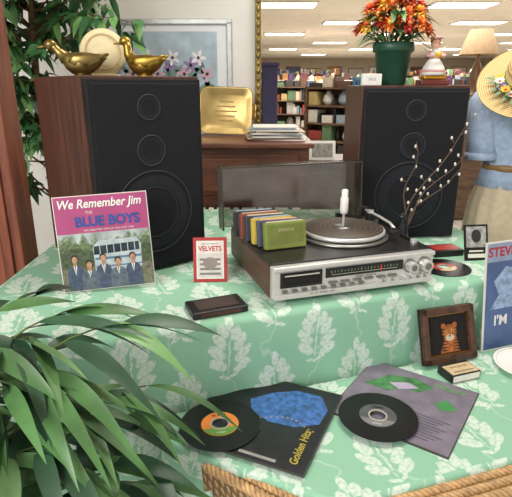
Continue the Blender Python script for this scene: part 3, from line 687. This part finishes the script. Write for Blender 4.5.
simple('floor',(4,14.5,-.05),(20,37,.1),fm_)
ceil=mat('ceiling_tile','ddd3c4',.9,var=.04,scale=3)
simple('ceiling',(4,15.5,2.95),(20,35,.1),ceil)
simple('wall_back',(4,32.05,1.45),(20,.1,2.9),mat('wall_tan','a89a88',.9,var=.06,scale=2))
simple('wall_right',(14.05,15.5,1.45),(.1,35,2.9),mat('wall_tan2','b5a999',.9))
simple('wall_left',(-6.05,15.5,1.45),(.1,35,2.9),wallm)
simple('wall_partition',(-2.99,3.10,1.45),(5.98,.12,2.9),wallm)
g=MB(); g.box((.012,3.08,1.45),(.035,.2,2.9),goldd,.006)
for i in range(72): g.ell((.012,2.975,.03+i*.04),(.011,.008,.018),goldd,seg=8,rings=6)
g.build('trim_1')
simple('baseboard_partition',(-2.99,3.03,.05),(5.98,.02,.1),white)
lm=mat('fluorescent','fff8ec',.5,emit=4.5,var=0)
o=MB(); fr2=mat('fixture_white','e8e4da',.6)
for (yy,xs) in ((5.2,(-2.5,1.6,5.2)),(8.2,(3.2,6.8)),(11.2,(.6,4.2,8)),(14.2,(-1.,2.4,5.8,9.5)),(17.2,(.9,4.4,7.9,11.5)),(20.5,(-1,2.8,6.4,10)),(24,(1.2,4.8,8.5,12)),(28,(-1,3,7,11))):
    for x in xs:
        o.box((x,yy,2.885),(1.3,.70,.03),fr2,.004); o.box((x,yy,2.866),(1.2,.6,.01),lm)
o.build('ceiling_light_panels')

# ---------------- store shelves
random.seed(31)
pal=['8c3b32','3b5c7a','b9a26a','d3cdc0','5f7a56','5a3a6c','2b2b30','a87a4a','8a97a0','c8b9a4','6a3a3f','44506a','a7a298','5d4232','cecabf','3a3430']
bm=[mat('goods_'+c,c,.6) for c in pal]
shw=wood('shelf_wood','57402f','775a44',3,(2,10,10))
def shelf(name,x,y,w,h,d,n,rz=0,fm=None):
    s=MB(); fm=fm or shw
    for sx in (-w/2,w/2): s.box((sx,0,h/2),(.03,d,h),fm)
    s.box((0,d/2,h/2),(w,.015,h),fm)
    for i in range(n+1):
        zz=.06+(h-.08)*i/n; s.box((0,0,zz),(w,d,.025),fm)
        xx=-w/2+.03
        gap=(h-.08)/n
        while xx<w/2-.12:
            k=random.random()
            bw=random.uniform(.02,.05) if k<.4 else random.uniform(.08,.24); bh=random.uniform(.35,.88)*gap*(1 if i<n else .7)
            bw=min(bw,w/2-.03-xx)
            m_=random.choice(bm)
            if k<.78: s.box((xx+bw/2,-.02,zz+.0125+bh/2),(bw*.95,d*.7,bh),m_,.003)
            else: s.lathe([(0,0),(bw*.3,0),(bw*.45,bh*.3),(bw*.35,bh*.7),(bw*.15,bh*.85),(bw*.2,bh*.95),(0,bh*.95)],m_,Matrix.Translation((xx+bw/2,-.02,zz+.0125)),14)
            xx+=bw+random.uniform(.002,.03)
    s.build(name,TR(x,y,0,rz))
shelf('bookshelf',1.22,7.4,1.0,1.30,.35,5,-38)
shelf('bookshelf',2.7,8.8,1.3,1.2,.35,4,-20)
shelf('bookshelf',4.0,7.6,1.3,1.2,.35,4)
shelf('store_shelf',.9,12.5,2.0,1.3,.5,4,0,shw)
shelf('store_shelf',4.6,12,3.0,1.35,.5,4,0,shw)
shelf('store_shelf',8.2,13,3.0,1.4,.5,4,0,shw)
shelf('store_shelf',2.5,17,4,1.5,.5,4,0,white)
shelf('store_shelf',7.5,18,4,1.5,.5,4,0,shw)
shelf('store_shelf',1.5,24,5,1.8,.5,4,0,shw)
shelf('store_shelf',8,25,5,1.8,.5,4,0,shw)
o=MB(); pb=mat('pillar_blue','3c3a5c',.8); o.box((0,0,.82),(.26,.26,1.62),pb,.01); o.box((0,0,.06),(.34,.34,.12),pb,.01); o.box((0,0,1.66),(.32,.32,.06),pb,.01); o.build('store_display_stand',TR(.24,9.2,0))
o=MB()
for i in range(14):
    o.box((-4+i*1.25,31.975,2.0+.1*(i%2)),(.8,.04,.55),bm[(i*5)%14],.01); o.box((-4+i*1.25,31.985,2.0+.1*(i%2)),(.9,.02,.65),shw,.01)
o.build('wall_pictures')
cb=MB(); cb.box((0,0,.415),(.62,.38,.77),shw,.006); cb.box((0,0,.815),(.66,.42,.03),shw,.005)
for sx in (-.155,.155): cb.box((sx,-.195,.43),(.28,.015,.66),shw,.006); cb.ell((sx*.2,-.207,.45),(.012,.012,.012),gold)
cb.box((0,0,.02),(.6,.36,.04),shw); cb.build('side_cabinet',TR(.62,3.55,0))
fr3=MB(); fr3.box((.09,.065,-.006),(.18,.13,.01),white,.003); fr3.rect(.02,.018,.16,.112,mat('photo_grey2','8c8a85',.6,var=.4,scale=40),.0004); fr3.build('picture_frame',FR((.36,3.42,.831),(1,0,0),(0,.03,.13)))
dr=MB(); dr.box((0,0,.61),(1.0,.45,1.2),shw,.008)
for i in range(4): dr.box((0,-.23,.2+i*.28),(.9,.02,.25),shw,.006); dr.ell((0,-.25,.2+i*.28),(.02,.015,.015),gold)
dr.build('dresser',TR(2.35,5.2,0))
tl=MB(); tl.lathe([(0,0),(.07,0),(.07,.02),(.03,.04),(.05,.12),(.06,.2),(.03,.3),(.012,.34),(.012,.42)],mat('lamp_base','6a4b2c',.4),None,24)
tl.lathe([(.18,.38),(.10,.60),(.098,.60),(.176,.38)],mat('lamp_shade','a68a68',.85),None,32); tl.build('table_lamp',TR(2.12,5.1,1.213))

# ---------------- lights
w=bpy.data.worlds.new('World'); sc.world=w; w.use_nodes=True
w.node_tree.nodes['Background'].inputs[0].default_value=(1,.98,.95,1); w.node_tree.nodes['Background'].inputs[1].default_value=.82
def area(name,loc,rot,sx,sy,e,col=(1,1,1)):
    l=bpy.data.lights.new(name,'AREA'); l.shape='RECTANGLE'; l.size=sx; l.size_y=sy; l.energy=e; l.color=col
    o=bpy.data.objects.new(name,l); bpy.context.collection.objects.link(o); o.location=loc; o.rotation_euler=[R(a) for a in rot]
area('storefront_daylight',(-1.6,-1.4,2.4),(60,0,-34),1.8,1.4,108,(1,.985,.96))
area('ceiling_light',(.6,1.6,2.8),(0,0,0),1.2,.6,36,(1,.95,.87))
for (x,y,e) in ((1.6,5.2,95),(5,8,170),(2,11.5,215),(7,12,215),(2,17,270),(7,18,270),(3,25,340),(9,25,340)):
    area('ceiling_light',(x,y,2.8),(0,0,0),2.4,1.6,e,(1,.96,.90))
cam=bpy.data.cameras.new('camera'); co=bpy.data.objects.new('camera',cam); bpy.context.collection.objects.link(co)
co.location=(0,0,1.31); co.rotation_euler=(R(72),0,0); cam.sensor_width=36; cam.lens=35.16; cam.sensor_fit='HORIZONTAL'; cam.clip_end=100
sc.camera=co
